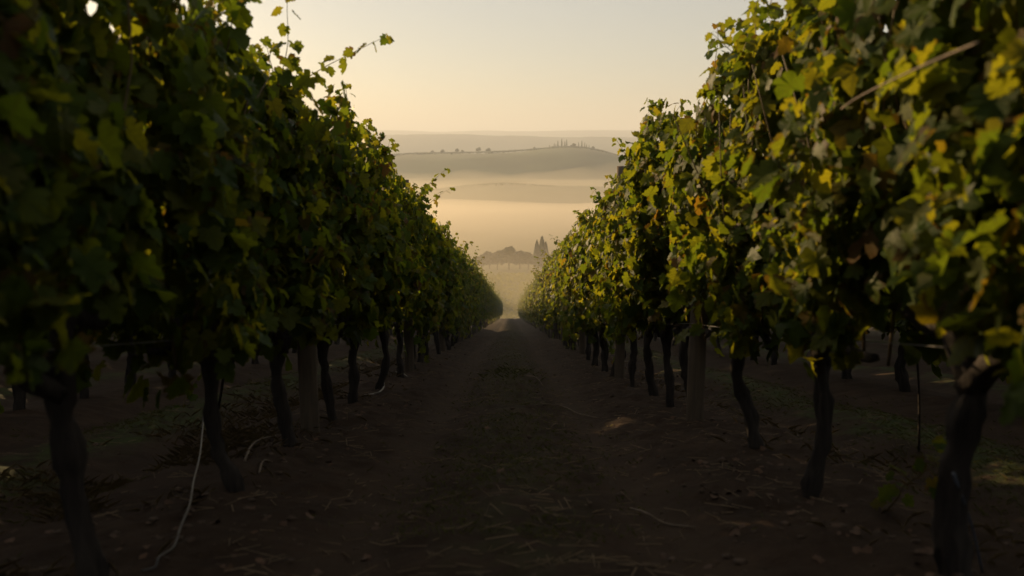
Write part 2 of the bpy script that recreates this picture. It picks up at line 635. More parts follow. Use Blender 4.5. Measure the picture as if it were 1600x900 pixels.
V_, F_ = tube([(0, 0, -0.6), (0.03, 0, 1.0), (0, 0.05, 3.0), (0, 0, 6.0)], [0.32, 0.25, 0.2, 0.08], 8)
TRUNK_ME = mesh("trunk", V_, F_, M_FARTRUNK, True)
CYP = [cypress_crown(s, 12.0, 1.35, 520) for s in (1, 2, 3)]
ROUND = [blob_crown(60 + s, [(0, 0, 4.6, 2.6, 2.3), (1.5, 0.3, 3.9, 1.9, 1.6), (-1.6, -0.4, 3.8, 2.0, 1.7), (0.5, 0.8, 6.0, 1.5, 1.3)], 620, 0.55, M_FARTREE, "crown") for s in range(3)]

# the small cypresses and round trees on the skyline of the ridge
g = random.Random(5)
ridge_trees = [(866, 7, 'c'), (872, 10, 'c'), (878, 12, 'c'), (881.5, 9, 'c'), (869, 6, 'c'), (886, 11, 'c'), (897, 6, 'r'), (904, 8, 'c'), (908, 10, 'c'), (913, 8, 'c'),
               (917, 7, 'c'), (921, 6, 'c'), (927, 5, 'r'), (892, 4, 'r'), (858, 5, 'c'), (747, 7, 'r'), (763, 6, 'r'), (714, 6, 'r'), (692, 5, 'r'), (675, 4, 'r'), (722, 4, 'r'), (835, 3.5, 'r')]
for px, hpx, k in ridge_trees:
    x = at(px, 236, D_RIDGE)[0]
    z = ridge_top(x) - 1.5
    s = hpx * D_RIDGE / FPX * 1.12
    if k == 'c':
        tree("cypress_tree", "tiny cypress spire on the hazy ridge skyline" if px < 889 else "small cypress on the right brow of the hazy ridge", "tree", (x, D_RIDGE + g.uniform(-25, 25), z),
             CYP[int(px) % 3], TRUNK_ME, (s / 12 * 0.95, s / 12 * 0.95, s / 12), g.uniform(0, 6),
             "cypresses in the tallest clump on the ridge" if px < 889 else "cypresses right of the tallest clump on the ridge")
    else:
        tree("round_tree", "tiny round tree on the skyline of the hazy ridge", "tree", (x, D_RIDGE + g.uniform(-25, 25), z),
             ROUND[int(px) % 3], TRUNK_ME, (s / 7.3 * 1.3, s / 7.3 * 1.3, s / 7.3), g.uniform(0, 6), "round trees on the ridge skyline")

# scrub and woodland along the ridge and the middle hill that reads as one mass
def woodland():
    gg = np.random.default_rng(90)
    mb = MB()
    ico = [(0, 0, 1), (0.89, 0, 0.45), (0.28, 0.85, 0.45), (-0.72, 0.53, 0.45), (-0.72, -0.53, 0.45), (0.28, -0.85, 0.45), (0.72, 0.53, -0.45), (-0.28, 0.85, -0.45), (-0.89, 0, -0.45), (-0.28, -0.85, -0.45), (0.72, -0.53, -0.45)]
    icoF = [(0, 1, 2), (0, 2, 3), (0, 3, 4), (0, 4, 5), (0, 5, 1), (1, 6, 2), (2, 7, 3), (3, 8, 4), (4, 9, 5), (5, 10, 1), (6, 7, 2), (7, 8, 3), (8, 9, 4), (9, 10, 5), (10, 6, 1)]
    ico = np.array(ico)
    for D, topf, wid, base, n, dens in ((D_RIDGE, ridge_top, 620, -100, 2200, 1.0), (D_MID, mid_top, 300, -100, 900, 0.5)):
        for k in range(n):
            px = gg.uniform(480, 1120)
            T = -abs(gg.normal() * 0.05)
            x = at(px, 236, D)[0]
            h = (gg.uniform(3.0, 6.0) if D > 2000 else gg.uniform(1.2, 2.4)) * (0.6 + 0.8 * max(0, float(vnoise(px * 0.03, T * 4, s=4))))
            z = base + (topf(x) - base) * math.cos(T * PI / 2) ** 1.3
            V = ico * (1 + gg.uniform(-0.25, 0.25, (11, 1))) * np.array([h * gg.uniform(0.8, 1.6), h, h * 0.75]) + np.array([x, D + T * wid, z])
            mb.add(V, icoF)
    obj("woodland", mb.build("woodland", M_FARTREE, True), kind="stuff", label="hazy scrub and woods covering the far hills", category="woodland")


woodland()

# valley trees beyond the end of the rows, half lost in the mist
D_V = 390.0
for i, (px, top, dist, k, lab) in enumerate([
        (847, 372, 392, 'c', "taller cypress of the misty pair in the valley"),
        (839, 378, 388, 'c', "shorter cypress of the misty pair in the valley"),
        (852.5, 380, 397, 'c', "slim cypress just behind the misty valley pair"),
        (795, 386, 400, 'r', "highest round tree in the misty valley clump"),
        (777, 392, 396, 'r', "broad round tree left of the valley clump's highest tree"),
        (812, 393, 402, 'r', "round misty tree between the highest round tree and the cypress pair"),
        (765, 394, 405, 'r', "low round tree at the left end of the misty valley clump"),
        (826, 394, 398, 'r', "low round tree beside the cypress pair in the valley"),
        (868, 392, 394, 'r', "round tree right of the cypress pair in the valley"),
        (753, 397, 396, 'r', "faint round tree peeping past the left row's end")]):
    x, y, zt = at(px, top, dist)
    z0 = float(ground_z(x, y, False))
    h = zt - z0
    sc = h / (12.0 if k == 'c' else 7.3)
    w = sc * (1.4 if k == 'c' else 1.15)
    tree("cypress_tree" if k == 'c' else "round_tree", lab, "tree", (x, y, z0), (CYP if k == 'c' else ROUND)[i % 3], TRUNK_ME, (w, w, sc), i * 1.3, "trees in the misty valley")


# distant vine rows on the valley floor (one mass of planting)
def distant_rows():
    gg = np.random.default_rng(12)
    Ps = []
    for k in range(62):
        y0 = 196 + k * 2.7
        n = 420
        x = gg.uniform(-62, 62, n)
        y = y0 + gg.normal(size=n) * 0.22
        h = gg.uniform(0.3, 1.75, n) * (1 + 0.25 * vnoise(x * 0.5, k * 0.7, s=8))
        Ps.append(np.stack([x, y, ground_z(x, y, False) + h], 1))
    P = np.concatenate(Ps)
    n = len(P)
    nrm = np.stack([gg.normal(size=n) * 0.5 - 0.2, -np.ones(n), gg.normal(size=n) * 0.4 + 0.2], 1)
    M = frames(nrm, gg.normal(size=(n, 3)))
    q = np.array([(-0.5, -0.4, 0), (0.45, -0.5, 0.1), (0.55, 0.4, 0), (-0.4, 0.5, 0.1)])
    S = gg.uniform(0.35, 0.7, n)
    V = (np.einsum('nij,vj->nvi', M, q) * S[:, None, None] + P[:, None, :]).reshape(-1, 3)
    obj("distant_vine_rows", mesh("distant_vine_rows", V, np.arange(n * 4).reshape(n, 4), M_VALLEYVINE), kind="stuff", label="misty rows of vines on the valley floor", category="vines")


distant_rows()

# ------------------------------------------------------------------ vine leaves
LEAF_HALF = [(0.03, 0.02), (0.16, -0.16), (0.30, -0.17), (0.40, -0.06), (0.52, 0.02), (0.47, 0.13), (0.40, 0.21), (0.52, 0.27), (0.62, 0.40), (0.58, 0.50),
             (0.45, 0.53), (0.34, 0.57), (0.36, 0.70), (0.27, 0.79), (0.17, 0.84), (0.11, 0.93)]
LEAF_LOW = [(0.22, -0.16), (0.52, 0.02), (0.39, 0.20), (0.61, 0.42), (0.34, 0.56), (0.27, 0.80)]


def leaf_template(seed, half):
    """a lobed vine leaf; stalk at the origin, tip along +Y, upper face +Z, length 1"""
    g = np.random.default_rng(seed)
    R_ = [(x * g.uniform(0.9, 1.1), y + g.uniform(-0.03, 0.03)) for x, y in half]
    L_ = [(-x * g.uniform(0.9, 1.1), y + g.uniform(-0.03, 0.03)) for x, y in half]
    pts = [(0, 0.0)] + R_ + [(0, 1.0)] + L_[::-1]
    V = [(0, 0.33)] + pts
    V = np.array([(x, y - 0.0, 0.0) for x, y in V])
    fold = g.uniform(-0.1, 0.45)
    droop = g.uniform(0.05, 0.6)
    V[:, 2] = fold * np.abs(V[:, 0]) - droop * V[:, 1] ** 2 - g.uniform(0.0, 0.7) * V[:, 0] ** 2 + g.normal(size=len(V)) * 0.04
    n = len(V) - 1
    F = [(0, i, i % n + 1) for i in range(1, n + 1)]
    return V, np.array(F)


LEAF_HI = [leaf_template(200 + i, LEAF_HALF) for i in range(10)]
LEAF_LO = [leaf_template(300 + i, LEAF_LOW) for i in range(8)]


def leaf_uv(me, uv):
    lay = me.uv_layers.new(name="leaf_uv")
    idx = np.zeros(len(me.loops), np.int32)
    me.loops.foreach_get("vertex_index", idx)
    lay.data.foreach_set("uv", np.asarray(uv, np.float32)[idx].ravel())
    return me


LEAF_ME = [leaf_uv(mesh("leaf", V, F, M_LEAF), V[:, :2]) for V, F in LEAF_HI]


def canopy_half_width(z, y, seed):
    w = np.interp(z, [0.55, 0.7, 0.95, 1.4, 1.9, 2.3, 2.6, 2.8], [0.08, 0.20, 0.33, 0.40, 0.38, 0.31, 0.20, 0.08])
    return w * (1 + 0.46 * vnoise(y * 2.4, z * 2.2, 0, seed) + 0.25 * vnoise(y * 5.5, z * 5.0, 3, seed))


def vine_leaves(seed, n=1250, top=2.36, width=1.0, lean=0.0, hang=0.6, bot=0.83):
    """positions, frames and sizes of the leaves of one vine, local to its foot; the row runs along Y"""
    g = np.random.default_rng(seed)
    ph = g.uniform(-1, 1)
    y = g.uniform(-0.82, 0.82, n)
    tz = top + 0.12 + 0.28 * vnoise(y * 2.6, 0, 0, seed) - 0.40 * (np.abs(y) / 0.75) ** 2
    bz = bot + 0.14 * vnoise(y * 2.3, 5, 0, seed)
    z = bz + (tz - bz) * g.beta(1.15, 1.05, n)
    side = np.where(g.uniform(size=n) < 0.5, -1.0, 1.0)
    depth = 1 - 0.75 * g.uniform(size=n) ** 1.7
    x = side * canopy_half_width(z, y, seed) * depth * width + lean * np.maximum(z - 1.0, 0)
    # a few clumps that hang below and stick out
    for k in range(5):
        m = g.uniform(size=n) < 0.016
        cx, cyy, cz = g.uniform(-0.45, 0.45), g.uniform(-0.7, 0.7), g.uniform(hang, 1.9)
        x = np.where(m, cx + g.normal(size=n) * 0.07, x)
        y = np.where(m, cyy + g.normal(size=n) * 0.07, y)
        z = np.where(m, cz + g.normal(size=n) * 0.16, z)
    # looser and denser clumps: thin the leaves out where the noise is low
    dens = fbm(y * 2.6, z * 2.6, x * 2.2, seed + 5, 2)
    keep = g.uniform(size=n) < np.clip(0.80 + 0.75 * dens, 0.10, 1)
    x, y, z = x[keep], y[keep], z[keep]
    n = len(x)
    nrm = np.stack([np.sign(x) * 1.0, g.normal(size=n) * 0.4, np.full(n, 0.35)], 1) + g.normal(size=(n, 3)) * 0.62
    tip = np.stack([np.sign(x) * 0.35, g.normal(size=n) * 0.55, np.full(n, -1.0)], 1) + g.normal(size=(n, 3)) * 0.25
    size = g.uniform(0.058, 0.122, n) * np.where(z > top - 0.25, 0.8, 1.0)
    P = np.stack([x, y, z], 1)
    # shoots that rise above the canopy, with leaves that shrink towards the tip
    shoots = []
    SP, SN, ST, SS = [], [], [], []
    for k in range(int(g.integers(10, 16))):
        y0 = g.uniform(-0.75, 0.75)
        p = np.array([g.normal() * 0.13, y0, top - 0.22 - 0.3 * (y0 / 0.75) ** 2])
        d = np.array([g.normal() * 0.38, g.normal() * 0.35, 1.0])
        L = g.uniform(0.40, 0.90) * (1.2 if k < 3 else 0.72)
        path = [p.copy()]
        ns = 9
        for s in range(ns):
            d = d + np.array([g.normal() * 0.13, g.normal() * 0.13, -0.03])
            p = p + d / np.linalg.norm(d) * L / ns
            path.append(p.copy())
        shoots.append(np.array(path))
        for s in range(2, ns + 1):
            for rep in range(3 if s < 5 else 2):
                an = (s * 2 + rep) * 2.4
                out = np.array([math.cos(an), math.sin(an), 0.0])
                SP.append(path[s] + out * 0.035)
                SN.append(out * 0.6 + np.array([0, 0, 0.8]) + g.normal(size=3) * 0.3)
                ST.append(out * 1.0 + np.array([0, 0, -0.4]) + g.normal(size=3) * 0.3)
                SS.append(0.125 * (1.05 - s / ns * 0.60) * g.uniform(0.8, 1.2))
    P = np.vstack([P, SP])
    nrm = np.vstack([nrm, SN])
    tip = np.vstack([tip, ST])
    size = np.concatenate([size, SS])
    return P, frames(nrm, tip), size, shoots


def join_leaves(P, M, S, templates, seed, name="foliage"):
    g = np.random.default_rng(seed)
    pick = g.integers(0, len(templates), len(P))
    Vs, Fs, Us, o = [], [], [], 0
    for t, (V, F) in enumerate(templates):
        idx = np.where(pick == t)[0]
        if not len(idx):
            continue
        W_ = np.einsum('nij,vj->nvi', M[idx], V) * S[idx][:, None, None] + P[idx][:, None, :]
        Vs.append(W_.reshape(-1, 3))
        Us.append(np.tile(V[:, :2], (len(idx), 1)))
        nv = len(V)
        Fs.append((F[None] + (np.arange(len(idx)) * nv)[:, None, None] + o).reshape(-1, 3))
        o += nv * len(idx)
    return leaf_uv(mesh(name, np.concatenate(Vs), np.concatenate(Fs), M_LEAF), np.concatenate(Us))


def shoot_mesh(shoots):
    mb = MB()
    for s in shoots:
        mb.add(*tube(s, np.linspace(0.0045, 0.0014, len(s)), 5))
    return mb.build("shoot", M_CANE)


def trunk_mesh(seed, pts, r=0.052, head=0.72):
    P = spline(pts, 22)
    t = np.linspace(0, 1, 22)
    rad = r * (1.0 + 0.75 * np.exp(-t / 0.07) + 0.35 * np.exp(-((t - 1) / 0.10) ** 2) + 0.10 * np.sin(t * 17 + seed) + 0.08 * np.sin(t * 31 + 2 * seed))
    g = np.random.default_rng(seed + 77)
    P[3:-2, :2] += np.cumsum(g.normal(size=(17, 2)) * 0.006, axis=0) * np.sin(np.linspace(0, PI, 17))[:, None]
    V, F = tube(P, rad, 18, 0.55, seed, 14.0)
    return mesh("trunk", V, F, M_BARK, True)


def arm_mesh(seed, start, sgn, r=0.034):
    g = np.random.default_rng(seed)
    p = np.array(start, float)
    pts = [p - np.array([0, sgn * 0.02, 0.06])]
    for k in range(1, 6):
        pts.append(p + np.array([g.normal() * 0.025, sgn * 0.13 * k, 0.06 + 0.035 * g.normal() + 0.04 * min(k, 2)]))
    P = spline(pts, 14)
    V, F = tube(P, np.linspace(r * 1.25, r * 0.5, 14), 9, 0.28, seed + 4)
    return mesh("cordon_arm", V, F, M_BARK, True)


def inner_canes(seed):
    """the woody shoots inside the canopy, from the arms up to the top wire"""
    g = np.random.default_rng(seed)
    mb = MB()
    for k in range(12):
        y0 = -0.68 + 1.36 * (k + g.uniform(0.1, 0.9)) / 12
        a = np.array([g.normal() * 0.03, y0, 0.8])
        b = a + np.array([g.normal() * 0.12, g.normal() * 0.12, 0.8])
        c = b + np.array([g.normal() * 0.08, g.normal() * 0.1, 0.48])
        mb.add(*tube(spline([a, (a + b) / 2 + g.normal(size=3) * 0.05, b, c], 9), np.linspace(0.007, 0.003, 9), 5))
    return mb.build("cane", M_CANE)


# shared variants for the vines that are too far to pick their leaves apart
class Variant:
    pass


VARS = []
for k in range(9):
    v = Variant()
    v.P, v.M, v.S, v.shoots = vine_leaves(1000 + k * 17, 2900)
    v.foliage = join_leaves(v.P, v.M, v.S * 1.06, LEAF_LO, k)
    v.dense = join_leaves(v.P, v.M, v.S * 1.38, LEAF_LO, k)
    v.shoot = shoot_mesh(v.shoots)
    v.cane = inner_canes(400 + k)
    gx = np.random.default_rng(70 + k)
    bx, by = gx.normal() * 0.05, gx.normal() * 0.05
    v.trunk = trunk_mesh(k, [(bx * 1.3, by, -0.14), (bx, by, 0.05), (bx * 0.2 + gx.normal() * 0.02, by * 0.3, 0.3), (gx.normal() * 0.025, 0, 0.55), (0, 0, 0.76)], 0.048 + 0.006 * gx.uniform(-1, 1))
    v.arm = [arm_mesh(500 + k * 2, (0, 0, 0.72), 1), arm_mesh(501 + k * 2, (0, 0, 0.72), -1)]
    VARS.append(v)

# leaf gaps cut along the sun's rays to light chosen ground spots: (ground x, y, radius)
GAP_PIX = [(905, 646, 0.19), (880, 636, 0.10), (935, 668, 0.15), (845, 592, 0.09), (800, 578, 0.16), (416, 655, 0.16), (110, 845, 0.17), (70, 790, 0.15), (270, 628, 0.07), (300, 690, 0.06)]
GAPS = [(on_ground(px, py), r) for px, py, r in GAP_PIX]
SUNV = np.array(to_sun)


def open_gaps(Pw, size):
    keep = np.ones(len(Pw), bool)
    for c, r in GAPS:
        d = Pw - c
        t = d @ SUNV
        dist = np.linalg.norm(d - t[:, None] * SUNV, axis=1)
        keep &= ~((dist < r * 1.25 + size * 0.9) & (t > 0))
    return keep


def far_vine(x, y, v, flip, label, group, parts=True, v_dense=False):
    rot = (PI if flip else 0) + random.uniform(-0.05, 0.05)
    z = float(ground_z(x, y, False))
    t = thing("grape_vine", label, "grape vine", (x, y, z), rot, group)
    t.scale = (1.0 - 0.2 * min(1, max(0, (y - 25) / 40)), 1, random.uniform(0.95, 1.05))
    o = obj("foliage", v.dense if v_dense else v.foliage, t, kind="stuff")
    obj("trunk", v.trunk, t)
    if parts:
        obj("shoot", v.shoot, t, kind="stuff")
        obj("cordon_arm", v.arm[0], t)
        obj("cordon_arm", v.arm[1], t)
    return t


def gap_vine(x, y, k, label, group):
    """a farther vine of its own with gaps cut to let the sun through"""
    v = VARS[k]
    t = far_vine(x, y, v, False, label, group, True)
    t.rotation_euler = (0, 0, 0)
    t.scale = (1, 1, 1.16)
    keep = open_gaps(v.P * np.array([1, 1, 1.16]) + np.array(t.location), v.S * 1.38)
    me = join_leaves(v.P[keep], v.M[keep], v.S[keep] * 1.38, LEAF_LO, k)
    t.children[0].data = me
    return t


def near_vine(x, y, seed, bends, label, group, r=0.052, n_leaf=1500, n_part=270, top=2.62, width=1.0, lean=0.0, hang=0.7, bot=0.74):
    """a vine close enough to pick out its leaves: the ones that show become parts"""
    z = float(ground_z(x, y, False))
    t = thing("grape_vine", label, "grape vine", (x, y, z), 0, group)
    pts = [(bx, by, bz) for bx, by, bz in bends]
    obj("trunk", trunk_mesh(seed, pts, r), t)
    hd = pts[-1]
    obj("cordon_arm", arm_mesh(seed * 3, (hd[0], hd[1], 0.72), 1), t)
    obj("cordon_arm", arm_mesh(seed * 3 + 1, (hd[0], hd[1], 0.72), -1), t)
    P, M, S, shoots = vine_leaves(seed, n_leaf, top, width, lean, hang, bot)
    keep = open_gaps(P + np.array([x, y, z]), S)
    for py_ in POSTS[1 if x > 0 else -1]:          # the leaves stay clear of the lower part of a post
        keep &= ~((np.abs(P[:, 1] + y - 0.02 * 1 - py_) < 0.36) & (P[:, 2] < (1.42 if x > 0 else 1.22)) & (P[:, 0] * (1 if x > 0 else -1) < 0.12))
    P, M, S = P[keep], M[keep], S[keep]
    inward = -1.0 if x > 0 else 1.0
    score = P[:, 0] * inward * 1.0 - P[:, 1] * 0.18 + 0.10 * (P[:, 2] > top) + S * 0.8
    order = np.argsort(-score)
    own, rest = order[:n_part], order[n_part:]
    obj("foliage", join_leaves(P[rest], M[rest], S[rest], LEAF_LO, seed), t, kind="stuff")
    obj("shoot", shoot_mesh(shoots), t, kind="stuff")
    obj("cane", inner_canes(seed + 9), t, kind="stuff")
    for i in own:
        o = bpy.data.objects.new("leaf", LEAF_ME[int(i) % 10])
        COL.objects.link(o)
        o.parent = t
        m = Matrix(M[i].tolist()).to_4x4()
        s = float(S[i])
        o.matrix_local = Matrix.Translation(P[i].tolist()) @ m @ Matrix.Diagonal((s, s, s, 1))
    return t


POSTS = {-1: [0.35] + [6.10 + 6.0 * k for k in range(19)], 1: [0.4, 6.42, 10.95] + [16.9 + 6.0 * k for k in range(17)]}
LEFT = [1.25, 2.61, 4.07, 5.36, 6.61, 7.79, 9.40, 10.9]
RIGHT = [1.25, 2.56, 3.89, 5.04, 6.80, 7.62, 8.67, 9.94]
S0 = [(0.02, 0, -0.14), (0.01, 0, 0.05), (0.0, 0, 0.3), (0, 0, 0.55), (0, 0, 0.76)]
near_specs = [
    (-ROWX, LEFT[0], S0, "black shaded vine at the left frame edge, only its leaves in view", 0.05),
    (-ROWX, LEFT[1], [(0.11, 0, -0.14), (0.09, 0, 0.05), (0.07, 0, 0.3), (0.04, 0, 0.55), (0.03, 0, 0.76)], "nearest left vine with a thick straight black trunk", 0.052),
    (-ROWX, LEFT[2], [(0.10, 0, -0.14), (0.07, 0, 0.04), (0.0, 0, 0.16), (-0.04, 0, 0.35), (-0.035, 0, 0.55), (-0.02, 0, 0.76)], "left vine whose trunk foot bends towards the path, a stake leaning on it", 0.042),
    (-ROWX, LEFT[3], [(0.04, 0, -0.14), (0.02, 0, 0.05), (0.0, 0, 0.3), (-0.02, 0, 0.55), (-0.01, 0, 0.76)], "left vine with a stout trunk directly in front of the first left post", 0.056),
    (-ROWX, LEFT[4], [(0.05, 0, -0.14), (0.03, 0, 0.05), (0.02, 0, 0.3), (-0.02, 0, 0.55), (0.0, 0, 0.76)], "left vine just behind the first left post", 0.048),
    (-ROWX, LEFT[5], [(-0.02, 0, -0.14), (-0.02, 0, 0.05), (0.0, 0, 0.3), (0.01, 0, 0.55), (0.0, 0, 0.76)], "left vine with the bent white hose lying at its foot", 0.05),
    (-ROWX, LEFT[6], [(-0.05, 0, -0.14), (-0.02, 0, 0.05), (0.05, 0, 0.35), (0.05, 0, 0.55), (0.02, 0, 0.76)], "left vine with a bowed trunk just past the white hose", 0.05),
    (-ROWX, LEFT[7], S0, "last left vine before the second left post", 0.048),
    (ROWX, RIGHT[0], S0, "shaded vine at the right frame edge, only its leaves in view", 0.05),
    (ROWX, RIGHT[1], [(0.0, 0, -0.14), (-0.02, 0, 0.05), (-0.05, 0, 0.25), (-0.06, 0, 0.5), (-0.04, 0, 0.66), (-0.02, 0, 0.78)], "nearest right vine with a thick dark trunk widening at its head", 0.056),
    (ROWX, RIGHT[2], [(-0.02, 0, -0.14), (0.0, 0, 0.05), (0.02, 0, 0.3), (0.0, 0, 0.55), (-0.01, 0, 0.76)], "right vine with a straight dark trunk beside the low green sucker", 0.045),
    (ROWX, RIGHT[3], [(0.10, 0, -0.14), (0.06, 0, 0.05), (0.0, 0, 0.25), (-0.08, 0, 0.48), (-0.07, 0, 0.76)], "right vine leaning across just in front of the first right post", 0.048),
    (ROWX, RIGHT[4], [(0.10, 0, -0.14), (0.06, 0, 0.05), (0.0, 0, 0.3), (-0.05, 0, 0.55), (-0.02, 0, 0.76)], "right vine with a curved trunk just behind the first right post", 0.05),
    (ROWX, RIGHT[5], [(0.05, 0, -0.14), (0.03, 0, 0.05), (0.0, 0, 0.3), (-0.03, 0, 0.55), (-0.03, 0, 0.76)], "second right vine behind the first right post", 0.046),
    (ROWX, RIGHT[6], [(0.07, 0, -0.14), (0.05, 0, 0.05), (0.0, 0, 0.3), (-0.02, 0, 0.55), (0.0, 0, 0.76)], "third right vine behind the first right post, trunk leaning outward", 0.05),
    (ROWX, RIGHT[7], S0, "last right vine before the second right post, its reddish top showing", 0.048),
]
for i, (x, y, b, lab, r) in enumerate(near_specs):
    if "reddish" in lab:
        lab = "last right vine before the second right post"
    near_vine(x, y, 40 + i * 7, b, lab, "vines of the left row" if x < 0 else "vines of the right row", r * 0.76, 3100, 290 if i not in (0, 8) else 150,
              (2.52 if y < 3 else 2.34 if x < 0 else 2.42), *((0.85, 0.10 * (-1 if x < 0 else 1)) if y < 6 else (1.0, 0.0)), *((0.95, 0.93) if y < 3 else (0.82, 0.88)))

# ------------------------------------------------------------------ posts and wires
def post_mesh(seed, h, r):
    g = np.random.default_rng(seed)
    P = np.array([(0.012 * math.sin(z * 1.3 + seed), 0.01 * math.cos(z + seed), z) for z in np.linspace(-0.35, h, 26)])
    V, F = tube(P, r * (1 + 0.03 * np.sin(np.linspace(0, 9, 26))), 16, 0.05, seed)
    V[-16:, 2] += g.uniform(-0.006, 0.006, 16)
    return mesh("trellis_post", V, F, M_POST, True)


ORD = ["first", "second", "third", "fourth", "fifth"]
PM = [post_mesh(k, 2.86, 0.068) for k in range(3)]
for s in (-1, 1):
    nm = "left" if s < 0 else "right"
    for k, y in enumerate(POSTS[s]):
        if k == 0:
            lab = f"wooden trellis post hidden in leaves at the {nm} frame edge"
        elif k <= 4:
            lab = f"{ORD[k - 1]} wooden trellis post along the {nm} row of vines"
        else:
            lab = f"hazy far wooden post of the {nm} row, past its fourth"
        x = s * (ROWX + (0.02 if s < 0 else 0.0))
        o = obj("trellis_post", PM[k % 3], None, (x, y, float(ground_z(x, y, False))), label=lab, category="post", group=f"posts of the {nm} row" if k <= 4 else f"far posts of the {nm} row")
        o.scale = (1, 1, 0.86 if k == 1 else 1.0)
        o.rotation_euler = (R(random.uniform(-1, 1)), R(random.uniform(-1.2, 1.2)), random.uniform(0, 6))
    for h, word in ((0.86, "lowest"), (1.5, "middle"), (2.2, "top")):
        pts = []
        ys = POSTS[s]
        for k in range(len(ys) - 1):
            for u in np.linspace(0, 1, 7)[:-1]:
                y = ys[k] + (ys[k + 1] - ys[k]) * u
                x = s * ROWX - 0.075 * s
                pts.append((x, y, float(base_z(y)) + h - 0.03 * 4 * u * (1 - u)))
        V, F = tube(pts, 0.0021, 5)
        obj("trellis_wire", mesh("trellis_wire", V, F, M_WIRE, True), None, label=f"{word} trellis wire running through the {nm} row's leaves", category="wire", group="trellis wires")

# ------------------------------------------------------------------ the rest of the two rows, out to the mist
END = 118.0
for s, nm in ((-1, "left"), (1, "right")):
    y = (LEFT if s < 0 else RIGHT)[-1]
    posts = POSTS[s]
    k_in = {}
    i = 0
    while True:
        y += 1.40 + random.uniform(-0.07, 0.07)
        for p in posts:
            if abs(y - p) < 0.28:
                y = p + 0.32
        if y > END:
            break
        pk = max(k for k, p in enumerate(posts) if p <= y)
        k_in[pk] = k_in.get(pk, 0) + 1
        if pk <= 4:
            lab = f"{ORD[min(k_in[pk] - 1, 4)]} vine past the {ORD[pk - 1]} post of the {nm} row"
            grp = f"vines of the {nm} row"
        else:
            lab = f"far hazy vine near the misty end of the {nm} row"
            grp = f"far vines of the {nm} row"
        far_vine(s * ROWX + random.uniform(-0.05, 0.05), y, VARS[(i * 4 + (0 if s < 0 else 5)) % 9], (i * 7 // 3) % 2, lab, grp, pk <= 5)
        i += 1

# neighbouring rows, glimpsed between the trunks and shading the ground between
for s, nm in ((-1, "left"), (1, "right")):
    for kk, y1 in ((1, 46.0),) if s < 0 else ((1, 40.0),):
        x = s * (ROWX + kk * ROW_GAP)
        y = -1.2 + 0.4 * kk if kk == 1 else 1.0
        i = 0
        while y < y1:
            lab = f"shaded vine of the {'next' if kk == 1 else 'second'} row beyond the {nm} row"
            grp = f"vines of the {'next' if kk == 1 else 'second'} row beyond the {nm} row"
            k = (i * 5 + kk * 2 + (3 if s < 0 else 1)) % 9
            if s < 0 and 3 < y < 18 and kk == 1:
                gap_vine(x, y, k, lab, grp)
            else:
                far_vine(x + random.uniform(-0.05, 0.05), y, VARS[k], i % 2, lab, grp, kk == 1, v_dense=True).scale = (1.1, 1, 1.16 if s < 0 else 1.0)
            y += (1.15 if s < 0 and y < 14 else 1.42) + random.uniform(-0.08, 0.08)
            i += 1
# rows farther out to both sides, only ever a dark band under the leaves
def outer_rows():
    Ps, Ms, Ss = [], [], []
    for i in range(32):
        v = VARS[(i * 4) % 9]
        y = -1.0 + i * 1.42
        idx = np.arange(i % 4, len(v.P), 4)
        Ps.append(v.P[idx] + np.array([0, y, float(base_z(y))]))
        Ms.append(v.M[idx])
        Ss.append(v.S[idx] * 2.3)
    me = join_leaves(np.concatenate(Ps), np.concatenate(Ms), np.concatenate(Ss), LEAF_LO, 8, "outer_vine_rows")
    for x in (-7.5, 7.5, -10.5, -13.5, -16.5, -19.5, -22.5, 10.5, 13.5, 16.5, 19.5):
        obj("outer_vine_rows", me, None, (x, 0, 0), kind="stuff", label="shaded vine rows farther out, a dark band under the leaves", category="vines")


outer_rows()
# the vines just behind the camera keep the alley dark
for s in (-1, 1):
    for k, y in enumerate((-0.1, -1.5)):
        far_vine(s * ROWX, y, VARS[k + 2], k % 2, f"vine of the {'left' if s < 0 else 'right'} row behind the viewpoint, out of the picture", "vines behind the viewpoint", False)


# ------------------------------------------------------------------ low things on the ground
def lying(name, pix, rad, mat, label, cat, lift=0.012, group=None, wob=0.0, taper=1.0):
    pts = [on_ground(px, py, lift + l) for px, py, l in pix]
    P = spline(pts, max(8, 5 * len(pts)))
    c = P.mean(0)
    V, F = tube(P - c, np.linspace(rad, rad * taper, len(P)), 7, 0.12, int(pix[0][0]))
    o = obj(name, mesh(name, V, F, mat, True), None, tuple(c), label=label, category=cat)
    if group:
        o['group'] = group
    return o


lying("hose_end", [(570, 619, 0.0), (583, 617, 0.0), (593, 615, 0.01), (600, 609, 0.03), (598, 599, 0.05)], 0.008, M_HOSE, "bent piece of white hose lying by a left trunk", "hose")
lying("hose_end", [(617, 582, 0.0), (628, 585, 0.01), (637, 590, 0.0)], 0.007, M_HOSE, "short pale hose scrap on the soil beyond the bent white hose", "hose")
lying("drip_hose", [(322, 700, 0.25), (315, 735, 0.10), (304, 770, 0.05), (298, 800, 0.03), (283, 835, 0.02), (272, 858, 0.0), (250, 878, 0.01), (243, 890, 0.0), (222, 896, 0.0)], 0.006, M_DIRTYHOSE, "dirty grey hose curving to the ground from the bent left trunk", "hose", taper=0.6)
lying("fallen_cane", [(383, 722, 0.0), (394, 703, 0.02), (410, 692, 0.02), (432, 683, 0.0)], 0.008, M_DRYCANE, "short forked cane on the soil below the stout left trunk", "cane", taper=0.5)
lying("fallen_cane", [(405, 742, 0.0), (412, 728, 0.02), (426, 724, 0.0)], 0.006, M_DRYCANE, "small crooked twig below the short forked cane", "cane", taper=0.5)
